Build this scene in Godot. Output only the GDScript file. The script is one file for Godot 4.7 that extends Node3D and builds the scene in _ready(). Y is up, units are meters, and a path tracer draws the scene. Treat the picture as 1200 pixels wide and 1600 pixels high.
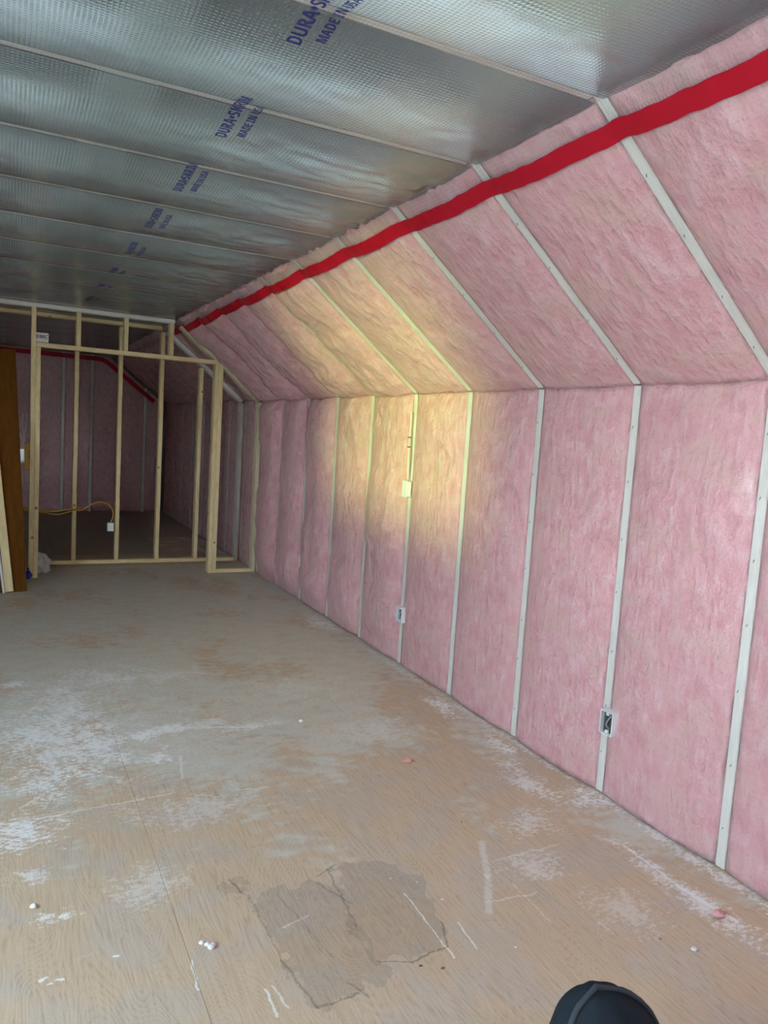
extends Node3D
# Attic room under insulation: knee wall + sloped roof on the right, filmed ceiling, stud partition at the far end.
# x = 0 is the inner face of the right knee wall, y = 0 the floor, the room runs along -z. Stud spacing 0.6096 m.

const D := 0.6096          # stud spacing
const K := 1.7205          # knee height
const H := 2.3953          # ceiling height
const PX := 0.846          # run of the slope
const SL := 1.0823         # length of the slope
const CO := 0.7817         # PX / SL
const SI := 0.6235
const ZA := -5.524         # front of the near partition
const ZB := -6.15          # front of the second partition
const ZE := -10.55         # end wall
const ZN := 2.2           # back wall (behind the camera)
const XL := -4.9           # left wall
const FIRST := -3
const LAST := 17

var M := {}
var rng := RandomNumberGenerator.new()
var n_big := FastNoiseLite.new()
var n_mid := FastNoiseLite.new()
var n_fine := FastNoiseLite.new()
var n_ridge := FastNoiseLite.new()
var names := {}

func _ready() -> void:
	# ---------- camera ----------
	var cam := Camera3D.new()
	cam.name = "camera"
	cam.fov = 68.805
	cam.near = 0.05
	cam.far = 200.0
	cam.transform = Transform3D(Basis(Vector3(0.890297, 0.062376, 0.451089), Vector3(-0.008401, 0.992656, -0.120682), Vector3(-0.455304, 0.103653, 0.884282)), Vector3(-2.282617, 1.461263, 1.662339))
	add_child(cam)
	cam.current = true
	# ---------- sky and exposure ----------
	var we := WorldEnvironment.new()
	we.name = "world"
	var env := Environment.new()
	var sky := Sky.new()
	var sm := ProceduralSkyMaterial.new()
	sm.sky_top_color = Color(0.79, 0.87, 0.94)
	sm.sky_horizon_color = Color(0.92, 0.95, 0.98)
	sm.ground_bottom_color = Color(0.42, 0.44, 0.40)
	sm.ground_horizon_color = Color(0.60, 0.62, 0.58)
	sm.sun_angle_max = 1.0
	sky.sky_material = sm
	env.background_mode = Environment.BG_SKY
	env.sky = sky
	env.background_energy_multiplier = 1.0
	env.tonemap_mode = Environment.TONE_MAPPER_LINEAR
	env.tonemap_exposure = 28.0
	env.sdfgi_enabled = true
	env.ssao_enabled = true
	env.ssil_enabled = true
	we.environment = env
	add_child(we)
	# ---------- low unseen sun, aimed through the left window to light the right wall ----------
	var sun := DirectionalLight3D.new()
	sun.name = "sun"
	sun.light_color = Color(0.90, 1.0, 0.56)
	sun.light_energy = 0.049
	sun.light_angular_distance = 6.0
	sun.shadow_enabled = true
	add_child(sun)
	sun.look_at_from_position(Vector3.ZERO, Vector3(1.0, -0.015, -0.66), Vector3.UP)

	setup_noise()
	materials()
	shell()
	tree()
	floor_sheets()
	right_wall()
	ceiling_frame()
	end_wall()
	films()
	tapes()
	partition_near()
	partition_far()
	outlets()
	left_things()
	cord()
	floor_things()

# ---------------------------------------------------------------- helpers
func setup_noise() -> void:
	rng.seed = 77
	for a in [[n_big, 11, 1.6, 3], [n_mid, 23, 6.0, 3], [n_fine, 37, 22.0, 3], [n_ridge, 51, 5.0, 2]]:
		var n: FastNoiseLite = a[0]
		n.seed = a[1]
		n.frequency = a[2]
		n.noise_type = FastNoiseLite.TYPE_SIMPLEX_SMOOTH
		n.fractal_type = FastNoiseLite.FRACTAL_FBM
		n.fractal_octaves = a[3]
	n_ridge.fractal_type = FastNoiseLite.FRACTAL_RIDGED

func numbered(called: String) -> String:
	if not names.has(called):
		names[called] = 0
		return called
	names[called] += 1
	return "%s_%03d" % [called, names[called]]

func tag(o: Node3D, label := "", category := "", group := "", kind := "") -> Node3D:
	if label: o.set_meta("label", label)
	if category: o.set_meta("category", category)
	if group: o.set_meta("group", group)
	if kind: o.set_meta("kind", kind)
	return o

func thing(called: String, label: String, category: String, at := Vector3.ZERO, group := "") -> Node3D:
	var o := Node3D.new()
	o.name = numbered(called)
	add_child(o)
	o.position = at
	tag(o, label, category, group)
	return o

func struct(called: String) -> Node3D:
	var o := Node3D.new()
	o.name = called
	add_child(o)
	o.set_meta("kind", "structure")
	return o

func obj(called: String, mesh: Mesh, mat: Material, parent: Node = self) -> MeshInstance3D:
	var o := MeshInstance3D.new()
	o.mesh = mesh
	o.material_override = mat
	if parent == self:
		o.name = numbered(called)
		add_child(o)
	else:
		o.name = called
		parent.add_child(o, true)
	return o

# a surface over an n x m grid of points given by f(i, j); uv by g(i, j); way = a direction that the front faces
func grid(n: int, m: int, f: Callable, g: Callable, way: Vector3, loop := false) -> ArrayMesh:
	var P := PackedVector3Array()
	var UV := PackedVector2Array()
	for i in n:
		for j in m:
			P.append(f.call(i, j))
			UV.append(g.call(i, j))
	return grid_of(n, m, P, UV, way, loop)

func grid_of(n: int, m: int, P: PackedVector3Array, UV: PackedVector2Array, way: Vector3, loop := false) -> ArrayMesh:
	var N := PackedVector3Array()
	N.resize(n * m)
	var total := Vector3.ZERO
	for i in n:
		for j in m:
			var a := P[mini(i + 1, n - 1) * m + j] - P[maxi(i - 1, 0) * m + j]
			var j1 := mini(j + 1, m - 1)
			var j0 := maxi(j - 1, 0)
			if loop and (j == 0 or j == m - 1):
				j1 = 1
				j0 = m - 2
			var b := P[i * m + j1] - P[i * m + j0]
			var c := a.cross(b)
			total += c
			N[i * m + j] = c.normalized() if c.length_squared() > 1e-20 else way
	var flip := false
	if way != Vector3.ZERO:
		flip = total.dot(way) < 0.0
	if flip:
		for k in N.size():
			N[k] = -N[k]
	var I := PackedInt32Array()
	for i in n - 1:
		for j in m - 1:
			var a := i * m + j
			var b := a + 1
			var c := a + m
			var d := c + 1
			if flip:
				I.append_array([a, c, b, b, c, d])
			else:
				I.append_array([a, b, c, b, d, c])
	var arr := []
	arr.resize(Mesh.ARRAY_MAX)
	arr[Mesh.ARRAY_VERTEX] = P
	arr[Mesh.ARRAY_NORMAL] = N
	arr[Mesh.ARRAY_TEX_UV] = UV
	arr[Mesh.ARRAY_INDEX] = I
	var mesh := ArrayMesh.new()
	mesh.add_surface_from_arrays(Mesh.PRIMITIVE_TRIANGLES, arr)
	return mesh

func tri(st: SurfaceTool, a: Vector3, b: Vector3, c: Vector3, n: Vector3, ua: Vector2, ub: Vector2, uc: Vector2) -> void:
	var fn := (b - a).cross(c - a)
	st.set_normal(n)
	var order := [[a, ua], [b, ub], [c, uc]] if fn.dot(n) < 0.0 else [[a, ua], [c, uc], [b, ub]]
	for p in order:
		st.set_normal(n)
		st.set_uv(p[1])
		st.add_vertex(p[0])

# a chamfered box, centred, appended to st through xf; grain along its longest side
func add_box(st: SurfaceTool, size: Vector3, ch: float, xf := Transform3D.IDENTITY, uvo := Vector2.ZERO) -> void:
	var h := size * 0.5
	var lax := size.max_axis_index()
	var e := Vector3(h.x - ch, h.y - ch, h.z - ch)
	var uv := func(p: Vector3) -> Vector2:
		var o := (lax + 1) % 3
		var q := (lax + 2) % 3
		return Vector2(p[lax] / 2.44, (p[o] + p[q]) / 0.30) + uvo
	var corner := func(ax: int, sx: float, sy: float, sz: float) -> Vector3:
		var s := Vector3(sx, sy, sz)
		var p := Vector3(s.x * e.x, s.y * e.y, s.z * e.z)
		p[ax] = s[ax] * h[ax]
		return p
	var sg := [-1.0, 1.0]
	for ax in 3:
		var o := (ax + 1) % 3
		var q := (ax + 2) % 3
		for s in sg:
			var c := []
			for t in [[-1.0, -1.0], [1.0, -1.0], [1.0, 1.0], [-1.0, 1.0]]:
				var v := Vector3.ZERO
				v[ax] = s
				v[o] = t[0]
				v[q] = t[1]
				c.append(corner.call(ax, v.x, v.y, v.z))
			var n := Vector3.ZERO
			n[ax] = s
			quad(st, c, n, uv, xf)
		if ch > 0.0:
			for s in sg:
				for t in sg:   # edge between faces o = s and q = t, running along ax
					var c := []
					for k in [[o, -1.0], [q, -1.0], [q, 1.0], [o, 1.0]]:
						var v := Vector3.ZERO
						v[o] = s
						v[q] = t
						v[ax] = k[1]
						c.append(corner.call(k[0], v.x, v.y, v.z))
					var n := Vector3.ZERO
					n[o] = s
					n[q] = t
					quad(st, c, n.normalized(), uv, xf)
	if ch > 0.0:
		for a in sg:
			for b in sg:
				for c in sg:
					var p0: Vector3 = corner.call(0, a, b, c)
					var p1: Vector3 = corner.call(1, a, b, c)
					var p2: Vector3 = corner.call(2, a, b, c)
					tri(st, xf * p0, xf * p1, xf * p2, (xf.basis * Vector3(a, b, c)).normalized(), uv.call(p0), uv.call(p1), uv.call(p2))

func quad(st: SurfaceTool, c: Array, n: Vector3, uv: Callable, xf: Transform3D) -> void:
	var nn := (xf.basis * n).normalized()
	tri(st, xf * c[0], xf * c[1], xf * c[2], nn, uv.call(c[0]), uv.call(c[1]), uv.call(c[2]))
	tri(st, xf * c[0], xf * c[2], xf * c[3], nn, uv.call(c[0]), uv.call(c[2]), uv.call(c[3]))

func box_mesh(size: Vector3, ch := 0.003, uvo := Vector2.ZERO) -> ArrayMesh:
	var st := SurfaceTool.new()
	st.begin(Mesh.PRIMITIVE_TRIANGLES)
	add_box(st, size, ch, Transform3D.IDENTITY, uvo)
	return st.commit()

# a piece of lumber (or any box) between two corners
func piece(called: String, lo: Vector3, hi: Vector3, mat: Material, parent: Node, ch := 0.003) -> MeshInstance3D:
	var o := obj(called, box_mesh(hi - lo, ch, Vector2(rng.randf(), rng.randf())), mat, parent)
	o.position = (lo + hi) * 0.5 - (parent.position if parent is Node3D and parent != self else Vector3.ZERO)
	return o

# a bar along the roof slope: s from s0 to s1, between in- and outward offsets, z centre and width
func slope_piece(called: String, s0: float, s1: float, off0: float, off1: float, z0: float, z1: float, mat: Material, parent: Node) -> MeshInstance3D:
	var o := obj(called, box_mesh(Vector3(s1 - s0, off1 - off0, z1 - z0), 0.003, Vector2(rng.randf(), rng.randf())), mat, parent)
	var dir := Vector3(-CO, SI, 0)
	var out := Vector3(SI, CO, 0)
	o.basis = Basis(dir, out, dir.cross(out))
	o.position = Vector3(0, K, 0) + dir * (s0 + s1) * 0.5 + out * (off0 + off1) * 0.5 + Vector3(0, 0, (z0 + z1) * 0.5) - (parent as Node3D).position
	return o

func tube(path: PackedVector3Array, r: float, sides := 8) -> ArrayMesh:
	var n := path.size()
	var P := PackedVector3Array()
	var UV := PackedVector2Array()
	var up := Vector3.UP
	for i in n:
		var t := (path[mini(i + 1, n - 1)] - path[maxi(i - 1, 0)]).normalized()
		if absf(t.dot(up)) > 0.95:
			up = Vector3.RIGHT
		var a := t.cross(up).normalized()
		var b := a.cross(t).normalized()
		up = b
		for j in sides + 1:
			var w := TAU * j / sides
			P.append(path[i] + (a * cos(w) + b * sin(w)) * r)
			UV.append(Vector2(float(j) / sides, float(i)))
	return grid_of(n, sides + 1, P, UV, Vector3.ZERO, true)

func smooth_path(pts: Array, steps := 8) -> PackedVector3Array:
	var c := Curve3D.new()
	for i in pts.size():
		var p: Vector3 = pts[i]
		var a: Vector3 = pts[maxi(i - 1, 0)]
		var b: Vector3 = pts[mini(i + 1, pts.size() - 1)]
		var t := (b - a) / 6.0
		c.add_point(p, -t, t)
	var out := PackedVector3Array()
	for i in pts.size() - 1:
		for k in steps:
			out.append(c.sample(i, float(k) / steps))
	out.append(pts[-1])
	return out

# ---------------------------------------------------------------- materials
func mat(color: Color, rough := 0.8) -> StandardMaterial3D:
	var m := StandardMaterial3D.new()
	m.albedo_color = color
	m.roughness = rough
	return m

func noise_bytes(w: int, h: int, sd: int, freq: float, oct := 3, kind := FastNoiseLite.TYPE_SIMPLEX_SMOOTH) -> Image:
	var n := FastNoiseLite.new()
	n.seed = sd
	n.noise_type = kind
	n.frequency = freq
	n.fractal_type = FastNoiseLite.FRACTAL_FBM
	n.fractal_octaves = oct
	return n.get_seamless_image(w, h, false, false, 0.15)

func tex(im: Image) -> ImageTexture:
	return ImageTexture.create_from_image(im)

func materials() -> void:
	M.pine = wood(Color8(242, 228, 178), Color8(204, 174, 118), 3, 4)
	M.pine.roughness = 0.7
	M.pine_pale = wood(Color8(226, 220, 190), Color8(190, 176, 130), 4)
	M.white_wood = wood(Color8(236, 236, 230), Color8(206, 202, 190), 8)
	M.white_wood.roughness = 0.75
	M.joist = wood(Color8(226, 226, 220), Color8(200, 196, 186), 9)
	M.deck = wood(Color8(128, 125, 122), Color8(100, 97, 95), 10)
	M.shade_roof = mat(Color8(78, 76, 74), 0.95)  # dark finish of the added roof that blocks light
	M.brown = wood(Color8(108, 70, 28), Color8(78, 48, 18), 5)
	M.brown.roughness = 0.85
	M.brown.metallic_specular = 0.2
	M.orange_wood = wood(Color8(206, 164, 86), Color8(160, 116, 52), 6)
	M.shell = mat(Color8(150, 138, 128), 0.9)
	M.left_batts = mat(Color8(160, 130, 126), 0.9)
	M.grass = mat(Color8(120, 140, 90), 1.0)
	M.bounce_ground = mat(Color8(196, 194, 186), 0.9)  # pale so the unseen ground throws light upward
	M.tape = mat(Color8(190, 24, 46), 0.45)
	M.tape.metallic_specular = 0.3
	M.white_plastic = mat(Color8(232, 238, 240), 0.4)
	M.grey_inside = mat(Color8(70, 78, 80), 0.5)
	M.metal = mat(Color8(190, 195, 198), 0.35)
	M.metal.metallic = 0.9
	M.staple = mat(Color8(60, 62, 64), 0.4)
	M.staple.metallic = 0.8
	M.ink = mat(Color8(46, 54, 128), 0.6)
	M.dark_ink = mat(Color8(40, 40, 44), 0.7)
	M.card = mat(Color8(226, 226, 220), 0.7)
	M.yellow = mat(Color8(214, 168, 52), 0.45)
	M.cable = mat(Color8(214, 208, 196), 0.5)
	M.blue = mat(Color8(28, 60, 168), 0.5)
	M.bag = mat(Color8(38, 47, 55), 0.9)
	M.bag.metallic_specular = 0.25
	M.rim = mat(Color8(58, 66, 74), 0.9)
	M.crumb = mat(Color8(238, 240, 236), 0.9)
	M.tuft = mat(Color8(232, 176, 176), 1.0)
	# clear films: thin panes with a little white in them
	M.film = mat(Color(0.93, 0.94, 0.95, 0.09), 0.24)
	M.film.transparency = BaseMaterial3D.TRANSPARENCY_ALPHA
	M.film.cull_mode = BaseMaterial3D.CULL_DISABLED
	M.film.normal_enabled = true
	M.film.normal_texture = tex(bumps(256, 91, 0.02, 3, 3.0))
	M.film.normal_scale = 0.35
	M.film.metallic_specular = 0.32
	M.film_loose = M.film.duplicate()
	M.film_loose.roughness = 0.16
	M.film_loose.metallic_specular = 0.6
	M.scrim_lap = mat(Color(0.86, 0.90, 0.92, 0.14), 0.12)
	M.scrim_lap.transparency = BaseMaterial3D.TRANSPARENCY_ALPHA
	M.scrim_lap.cull_mode = BaseMaterial3D.CULL_DISABLED
	M.scrim_lap.normal_enabled = true
	M.scrim_lap.normal_texture = tex(scrim_normals())
	M.scrim_lap.normal_scale = 1.3
	M.scrim = mat(Color(0.83, 0.89, 0.91, 0.14), 0.12)
	M.scrim.refraction_enabled = true
	M.scrim.refraction_scale = 0.05
	M.scrim.transparency = BaseMaterial3D.TRANSPARENCY_ALPHA
	M.scrim.normal_enabled = true
	M.scrim.normal_texture = tex(scrim_normals())
	M.scrim.normal_scale = 0.14
	M.crumpled = mat(Color(0.92, 0.94, 0.94, 0.55), 0.2)
	M.crumpled.transparency = BaseMaterial3D.TRANSPARENCY_ALPHA
	M.crumpled.cull_mode = BaseMaterial3D.CULL_DISABLED
	# pink fibreglass
	M.batts = []
	var fluff := fluff_image()
	M.batt = mat(Color.WHITE, 0.95)
	M.batt.albedo_texture = tex(fluff[0])
	M.batt.heightmap_enabled = true
	M.batt.heightmap_texture = tex(fluff[1])
	M.batt.heightmap_scale = 1.3
	M.batt.rim_enabled = true
	M.batt.rim = 0.3
	# plywood
	var ply := plywood_image()
	M.ply = mat(Color.WHITE, 0.62)
	M.ply.albedo_texture = tex(ply[0])
	M.ply.heightmap_enabled = true
	M.ply.heightmap_texture = tex(ply[1])
	M.ply.heightmap_scale = 0.12
	M.ply.detail_enabled = true
	M.ply.detail_blend_mode = BaseMaterial3D.BLEND_MODE_MIX
	M.ply.detail_uv_layer = BaseMaterial3D.DETAIL_UV_2
	M.ply.detail_albedo = tex(floor_marks())
	M.ply_plain = M.ply.duplicate()
	M.ply_plain.detail_enabled = false
	M.ply_plain.albedo_color = Color(0.90, 0.94, 0.97)

func wood(light: Color, dark: Color, sd: int, count := 0) -> StandardMaterial3D:
	var w := 512
	var h := 256
	var a := noise_bytes(64, h, sd, 0.05, 4)
	a.resize(w, h, Image.INTERPOLATE_CUBIC)
	var b := noise_bytes(w, h, sd + 40, 0.02, 3)
	var im := Image.create(w, h, false, Image.FORMAT_RGB8)
	var knots := []
	var r := RandomNumberGenerator.new()
	r.seed = sd
	for k in count:
		knots.append(Vector3(r.randf() * w, r.randf() * h, r.randf_range(1.5, 2.5)))
	for y in h:
		for x in w:
			var v := a.get_pixel(x, y).r
			var t := 0.5 + 0.5 * sin(v * 34.0)
			t = clampf(t * 0.45 + (b.get_pixel(x, y).r - 0.5) * 0.6 + 0.08, 0.0, 1.0)
			var c := light.lerp(dark, t * 0.75)
			for kn in knots:
				var d := Vector2((x - kn.x) * 1.0, (y - kn.y) * 0.25).length()
				if d < kn.z * 1.6:
					c = c.lerp(dark.darkened(0.35), 0.85 * smoothstep(kn.z * 1.6, kn.z * 0.7, d))
			im.set_pixel(x, y, c)
	var m := mat(Color.WHITE, 0.7)
	m.albedo_texture = tex(im)
	return m

func bumps(size: int, sd: int, freq: float, oct: int, strength: float) -> Image:
	var im := noise_bytes(size, size, sd, freq, oct)
	im.convert(Image.FORMAT_RGBA8)
	im.bump_map_to_normal_map(strength)
	return im

func scrim_normals() -> Image:
	var im := Image.create(256, 256, false, Image.FORMAT_RGBA8)
	for y in 256:
		for x in 256:
			var a := fposmod(x, 16.0) / 16.0
			var b := fposmod(y, 16.0) / 16.0
			var v := maxf(exp(-pow((a - 0.5) * 5.0, 2.0)), exp(-pow((b - 0.5) * 5.0, 2.0)))
			im.set_pixel(x, y, Color(v, v, v))
	im.bump_map_to_normal_map(2.0)
	return im

func fluff_image() -> Array:
	var s := 1024
	var big := noise_bytes(s, s, 5, 0.006, 4)
	var mid := noise_bytes(s, s, 15, 0.012, 5)
	var str1 := noise_bytes(256, s, 25, 0.03, 4)      # fibres
	str1.resize(s, s, Image.INTERPOLATE_CUBIC)
	var grain := noise_bytes(s, s, 35, 0.12, 3)
	var A := big.get_data()
	var B := mid.get_data()
	var C := str1.get_data()
	var G := grain.get_data()
	var deep := Color8(217, 154, 159)
	var mean := Color8(227, 171, 175)
	var pale := Color8(233, 191, 196)
	var tan_ := Color8(222, 178, 172)
	var out := PackedByteArray()
	var hh := PackedByteArray()
	out.resize(s * s * 3)
	hh.resize(s * s)
	for k in s * s:
		var a := A[k] / 255.0
		var b := B[k] / 255.0
		var c := C[k] / 255.0
		var g := G[k] / 255.0
		var v := (b - 0.5) * 0.8 + (c - 0.5) * 0.8 + (g - 0.5) * 0.55
		var col := mean
		if v > 0.0:
			col = mean.lerp(pale, minf(v * 2.2, 1.0))
		else:
			col = mean.lerp(deep, minf(-v * 2.0, 1.0))
		col = col.lerp(tan_, smoothstep(0.5, 0.75, a) * 0.7)
		out[k * 3] = int(col.r8)
		out[k * 3 + 1] = int(col.g8)
		out[k * 3 + 2] = int(col.b8)
		hh[k] = int(clampf(0.5 + (b - 0.5) * 0.9 + (c - 0.5) * 0.5 + (g - 0.5) * 0.06, 0, 1) * 255.0)
	return [Image.create_from_data(s, s, false, Image.FORMAT_RGB8, out), Image.create_from_data(s, s, false, Image.FORMAT_L8, hh)]

func plywood_image() -> Array:
	# rotary-cut softwood: contour lines of a slowly waving field stretched along v
	var s := 1400
	var f := FastNoiseLite.new()
	f.seed = 4
	f.frequency = 0.0034
	f.noise_type = FastNoiseLite.TYPE_SIMPLEX_SMOOTH
	f.fractal_octaves = 3
	f.fractal_gain = 0.42
	var base := f.get_seamless_image(s, s / 4, false, false, 0.12)
	base.resize(s, s, Image.INTERPOLATE_CUBIC)
	var fine := noise_bytes(s, s / 14, 14, 0.10, 3)
	fine.resize(s, s, Image.INTERPOLATE_CUBIC)
	var patch := noise_bytes(s, s, 24, 0.004, 4)
	var grit := noise_bytes(s, s, 34, 0.16, 2)
	base.convert(Image.FORMAT_L8)
	var f32 := FastNoiseLite.new()
	f32.seed = 9
	f32.frequency = 0.011
	f32.fractal_octaves = 2
	var A := base.get_data()
	var B := fine.get_data()
	var C := patch.get_data()
	var G := grit.get_data()
	var tone := Color8(210, 189, 160)
	var dark := Color8(150, 124, 96)
	var grey := Color8(205, 190, 170)
	var out := PackedByteArray()
	var hh := PackedByteArray()
	out.resize(s * s * 3)
	hh.resize(s * s)
	for y in s:
		for x in s:
			var k := y * s + x
			var v := A[k] / 255.0
			var w := B[k] / 255.0
			var ring := 0.5 + 0.5 * sin(v * 190.0 + (w - 0.5) * 4.0)
			ring = pow(ring, 3.0)
			var p := C[k] / 255.0
			var g := G[k] / 255.0
			var col := tone.lerp(grey, smoothstep(0.35, 0.7, p))
			col = col.lerp(dark, ring * (0.04 + 0.18 * smoothstep(0.45, 0.75, w)) + (g - 0.5) * 0.16 + (w - 0.5) * 0.22)
			out[k * 3] = int(col.r8)
			out[k * 3 + 1] = int(col.g8)
			out[k * 3 + 2] = int(col.b8)
			hh[k] = int(clampf(0.7 - ring * 0.22 + (g - 0.5) * 0.2, 0, 1) * 255.0)
	return [Image.create_from_data(s, s, false, Image.FORMAT_RGB8, out), Image.create_from_data(s, s, false, Image.FORMAT_L8, hh)]

# drywall dust (its tint partly painted light), scuffs, scratches and damp stains that lie on the plywood; covers x -2.7..0, z 1.0..-6.0
const MX0 := -2.7
const MX1 := 0.0
const MZ0 := -6.0
const MZ1 := 1.0
const MW := 1152
const MH := 2048
var marks: Image

func floor_marks() -> Image:
	marks = Image.create(MW, MH, false, Image.FORMAT_RGBA8)
	marks.fill(Color8(226, 231, 229, 0))
	var n := FastNoiseLite.new()
	n.seed = 66
	n.frequency = 1.0
	n.fractal_octaves = 4
	var white := Color8(250, 252, 250)
	var light_tinted_dust := Color8(216, 221, 211)
	# thin ragged dust; its pale green tint also stands in for missing light
	for z in MH:
		for x in MW:
			var wx := MX0 + (MX1 - MX0) * x / MW
			var wz := MZ1 + (MZ0 - MZ1) * z / MH
			var v := n.get_noise_2d(wx * 1.5 + 40.0, wz * 1.1) * 1.1 + n.get_noise_2d(wx * 9.0, wz * 16.0) * 0.55
			var cover := lerpf(-0.5, 0.86, smoothstep(-0.3, -2.2, wz + 0.8 * n.get_noise_2d(wx * 2.0, 7.0)))  # far cover is dust, and partly painted brightness for the dim floor
			if wx > -0.30 and wz < 0.2:
				cover = maxf(cover, 0.25)
			var a := smoothstep(0.12, 0.75, v + cover)
			if a > 0.01:
				marks.set_pixel(x, z, Color(light_tinted_dust, a * clampf(0.66 + 0.35 * n.get_noise_2d(wx * 5.0, wz * 9.0 + 4.0) + 0.35 * n.get_noise_2d(wx * 40.0, wz * 26.0), 0.2, 0.85)))
	# damp stains
	var stain := Color8(120, 112, 106)
	for poly in [
		[Vector2(-1.573, -0.447), Vector2(-1.454, -0.454), Vector2(-1.306, -0.434), Vector2(-1.329, -0.186), Vector2(-1.326, 0.015), Vector2(-1.441, 0.056), Vector2(-1.565, 0.051), Vector2(-1.583, -0.144)],
		[Vector2(-1.261, -0.514), Vector2(-1.119, -0.48), Vector2(-1.032, -0.366), Vector2(-1.081, -0.119), Vector2(-1.123, -0.014), Vector2(-1.253, -0.009), Vector2(-1.369, -0.057), Vector2(-1.34, -0.255)],
		[Vector2(-1.653, -0.568), Vector2(-1.572, -0.556), Vector2(-1.591, -0.455), Vector2(-1.655, -0.48)]]:
		blot(PackedVector2Array(poly), stain, 0.32, n)
	for l in [[-1.583, -0.447, -1.583, -0.144, 0.5], [-1.583, -0.144, -1.555, 0.06, 0.7], [-1.56, 0.056, -1.44, 0.05, 0.7], [-1.34, -0.04, -1.25, 0.0, 0.8], [-1.25, 0.0, -1.12, -0.02, 0.9], [-1.12, -0.02, -1.08, -0.12, 0.8], [-1.36, -0.44, -1.30, -0.30, 0.6], [-1.30, -0.5, -1.33, -0.2, 0.6], [-1.62, -0.56, -1.60, -0.47, 0.8], [-1.5, -0.45, -1.45, -0.1, 0.35], [-1.35, -0.47, -1.26, -0.515, 0.6], [-1.45, 0.0, -1.42, 0.07, 0.6]]:
		ragged(Vector2(l[0], l[1]), Vector2(l[2], l[3]), 0.0045, Color8(88, 76, 68), l[4] * 0.62, n)
	# drywall dust: thick streaky patches [x, z, rx, rz, strength]
	for p in [[-2.13, -2.0, 0.22, 0.2, 0.7], [-2.02, -2.3, 0.14, 0.34, 0.6], [-2.0, -1.8, 0.22, 0.3, 0.75], [-2.12, -1.43, 0.10, 0.14, 1.1], [-1.9, -1.72, 0.1, 0.26, 0.9], [-1.68, -1.8, 0.09, 0.05, 0.95], [-1.58, -1.83, 0.1, 0.07, 1.0], [-1.66, -1.55, 0.07, 0.08, 1.0], [-2.22, -1.07, 0.12, 0.11, 0.95], [-1.45, -1.83, 0.24, 0.07, 0.6], [-1.2, -1.75, 0.17, 0.05, 0.6], [-1.78, -2.65, 0.2, 0.22, 0.55], [-1.48, -2.62, 0.28, 0.12, 0.5], [-2.24, -2.67, 0.1, 0.06, 0.8], [-2.2, -0.8, 0.06, 0.04, 0.6], [-2.12, -0.56, 0.06, 0.03, 0.8], [-1.85, -0.62, 0.1, 0.1, 0.45], [-0.13, -1.68, 0.06, 0.14, 0.9], [-0.12, -1.15, 0.06, 0.13, 0.9], [-0.24, -0.78, 0.07, 0.18, 0.65], [-0.06, -0.58, 0.12, 0.09, 1.1], [-0.1, -3.5, 0.1, 0.22, 0.75], [-0.23, 0.15, 0.05, 0.34, 0.7], [-0.45, -0.5, 0.12, 0.08, 0.55], [-0.62, -0.25, 0.1, 0.08, 0.5], [-0.5, 0.05, 0.12, 0.1, 0.4], [-0.62, -1.5, 0.2, 0.15, 0.4], [-0.8, -2.2, 0.3, 0.2, 0.4], [-1.6, -1.05, 0.2, 0.12, 0.4], [-1.97, -1.95, 0.5, 0.62, 0.35], [-0.04, -2.4, 0.04, 0.6, 0.5], [-0.03, 0.0, 0.035, 0.6, 0.75], [-0.03, -1.2, 0.03, 0.6, 0.6]]:
		powder(p, white, n)
	# scratches and chalk strokes [x0, z0, x1, z1, width, strength]
	for l in [[-1.119, -0.287, -1.13, 0.032, 0.003, 0.9], [-0.707, -0.455, -0.812, -0.262, 0.022, 0.38], [-0.812, -0.262, -0.916, -0.103, 0.024, 0.33], [-1.035, -0.101, -1.048, 0.023, 0.003, 0.7], [-1.809, -0.235, -1.819, -0.117, 0.004, 0.8], [-1.657, -0.058, -1.661, 0.041, 0.004, 0.8], [-1.638, -0.062, -1.625, 0.027, 0.004, 0.6], [-2.278, -1.158, -2.003, -1.175, 0.008, 0.7], [-2.003, -1.175, -1.683, -1.193, 0.006, 0.5], [-1.501, -1.826, -1.164, -1.732, 0.02, 0.6], [-1.539, -0.27, -1.448, -0.297, 0.005, 0.5], [-0.211, -0.245, -0.228, 0.023, 0.007, 0.7], [-0.228, 0.023, -0.204, 0.23, 0.018, 0.8], [-2.205, -1.266, -2.148, -1.334, 0.008, 0.7], [-1.43, -1.131, -1.302, -1.114, 0.008, 0.5], [-1.572, -1.526, -1.609, -1.312, 0.012, 0.5], [-0.897, -0.147, -0.708, -0.127, 0.006, 0.35], [-0.74, -0.335, -0.453, -0.336, 0.008, 0.3], [-0.765, 0.007, -0.756, -0.201, 0.003, 0.4]]:
		ragged(Vector2(l[0], l[1]), Vector2(l[2], l[3]), l[4], white, l[5], n)
	for p in [[-2.18, -0.31, 0.008], [-2.16, -0.28, 0.006], [-1.997, -0.325, 0.007], [-2.143, -0.294, 0.008], [-2.118, -0.557, 0.012], [-1.128, -0.376, 0.005], [-1.055, -0.325, 0.004], [-1.023, -0.214, 0.004], [-0.939, 0.061, 0.004]]:
		ragged(Vector2(p[0], p[1]), Vector2(p[0] + p[2], p[1]), p[2], white, 1.0, n)
	for p in [[-1.236, 0.017, 0.006], [-1.184, 0.051, 0.006], [-0.7, -0.6, 0.004], [-0.5, 0.2, 0.004]]:
		ragged(Vector2(p[0], p[1]), Vector2(p[0] + 0.004, p[1]), p[2], Color8(60, 50, 44), 0.9, n)
	return marks

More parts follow.
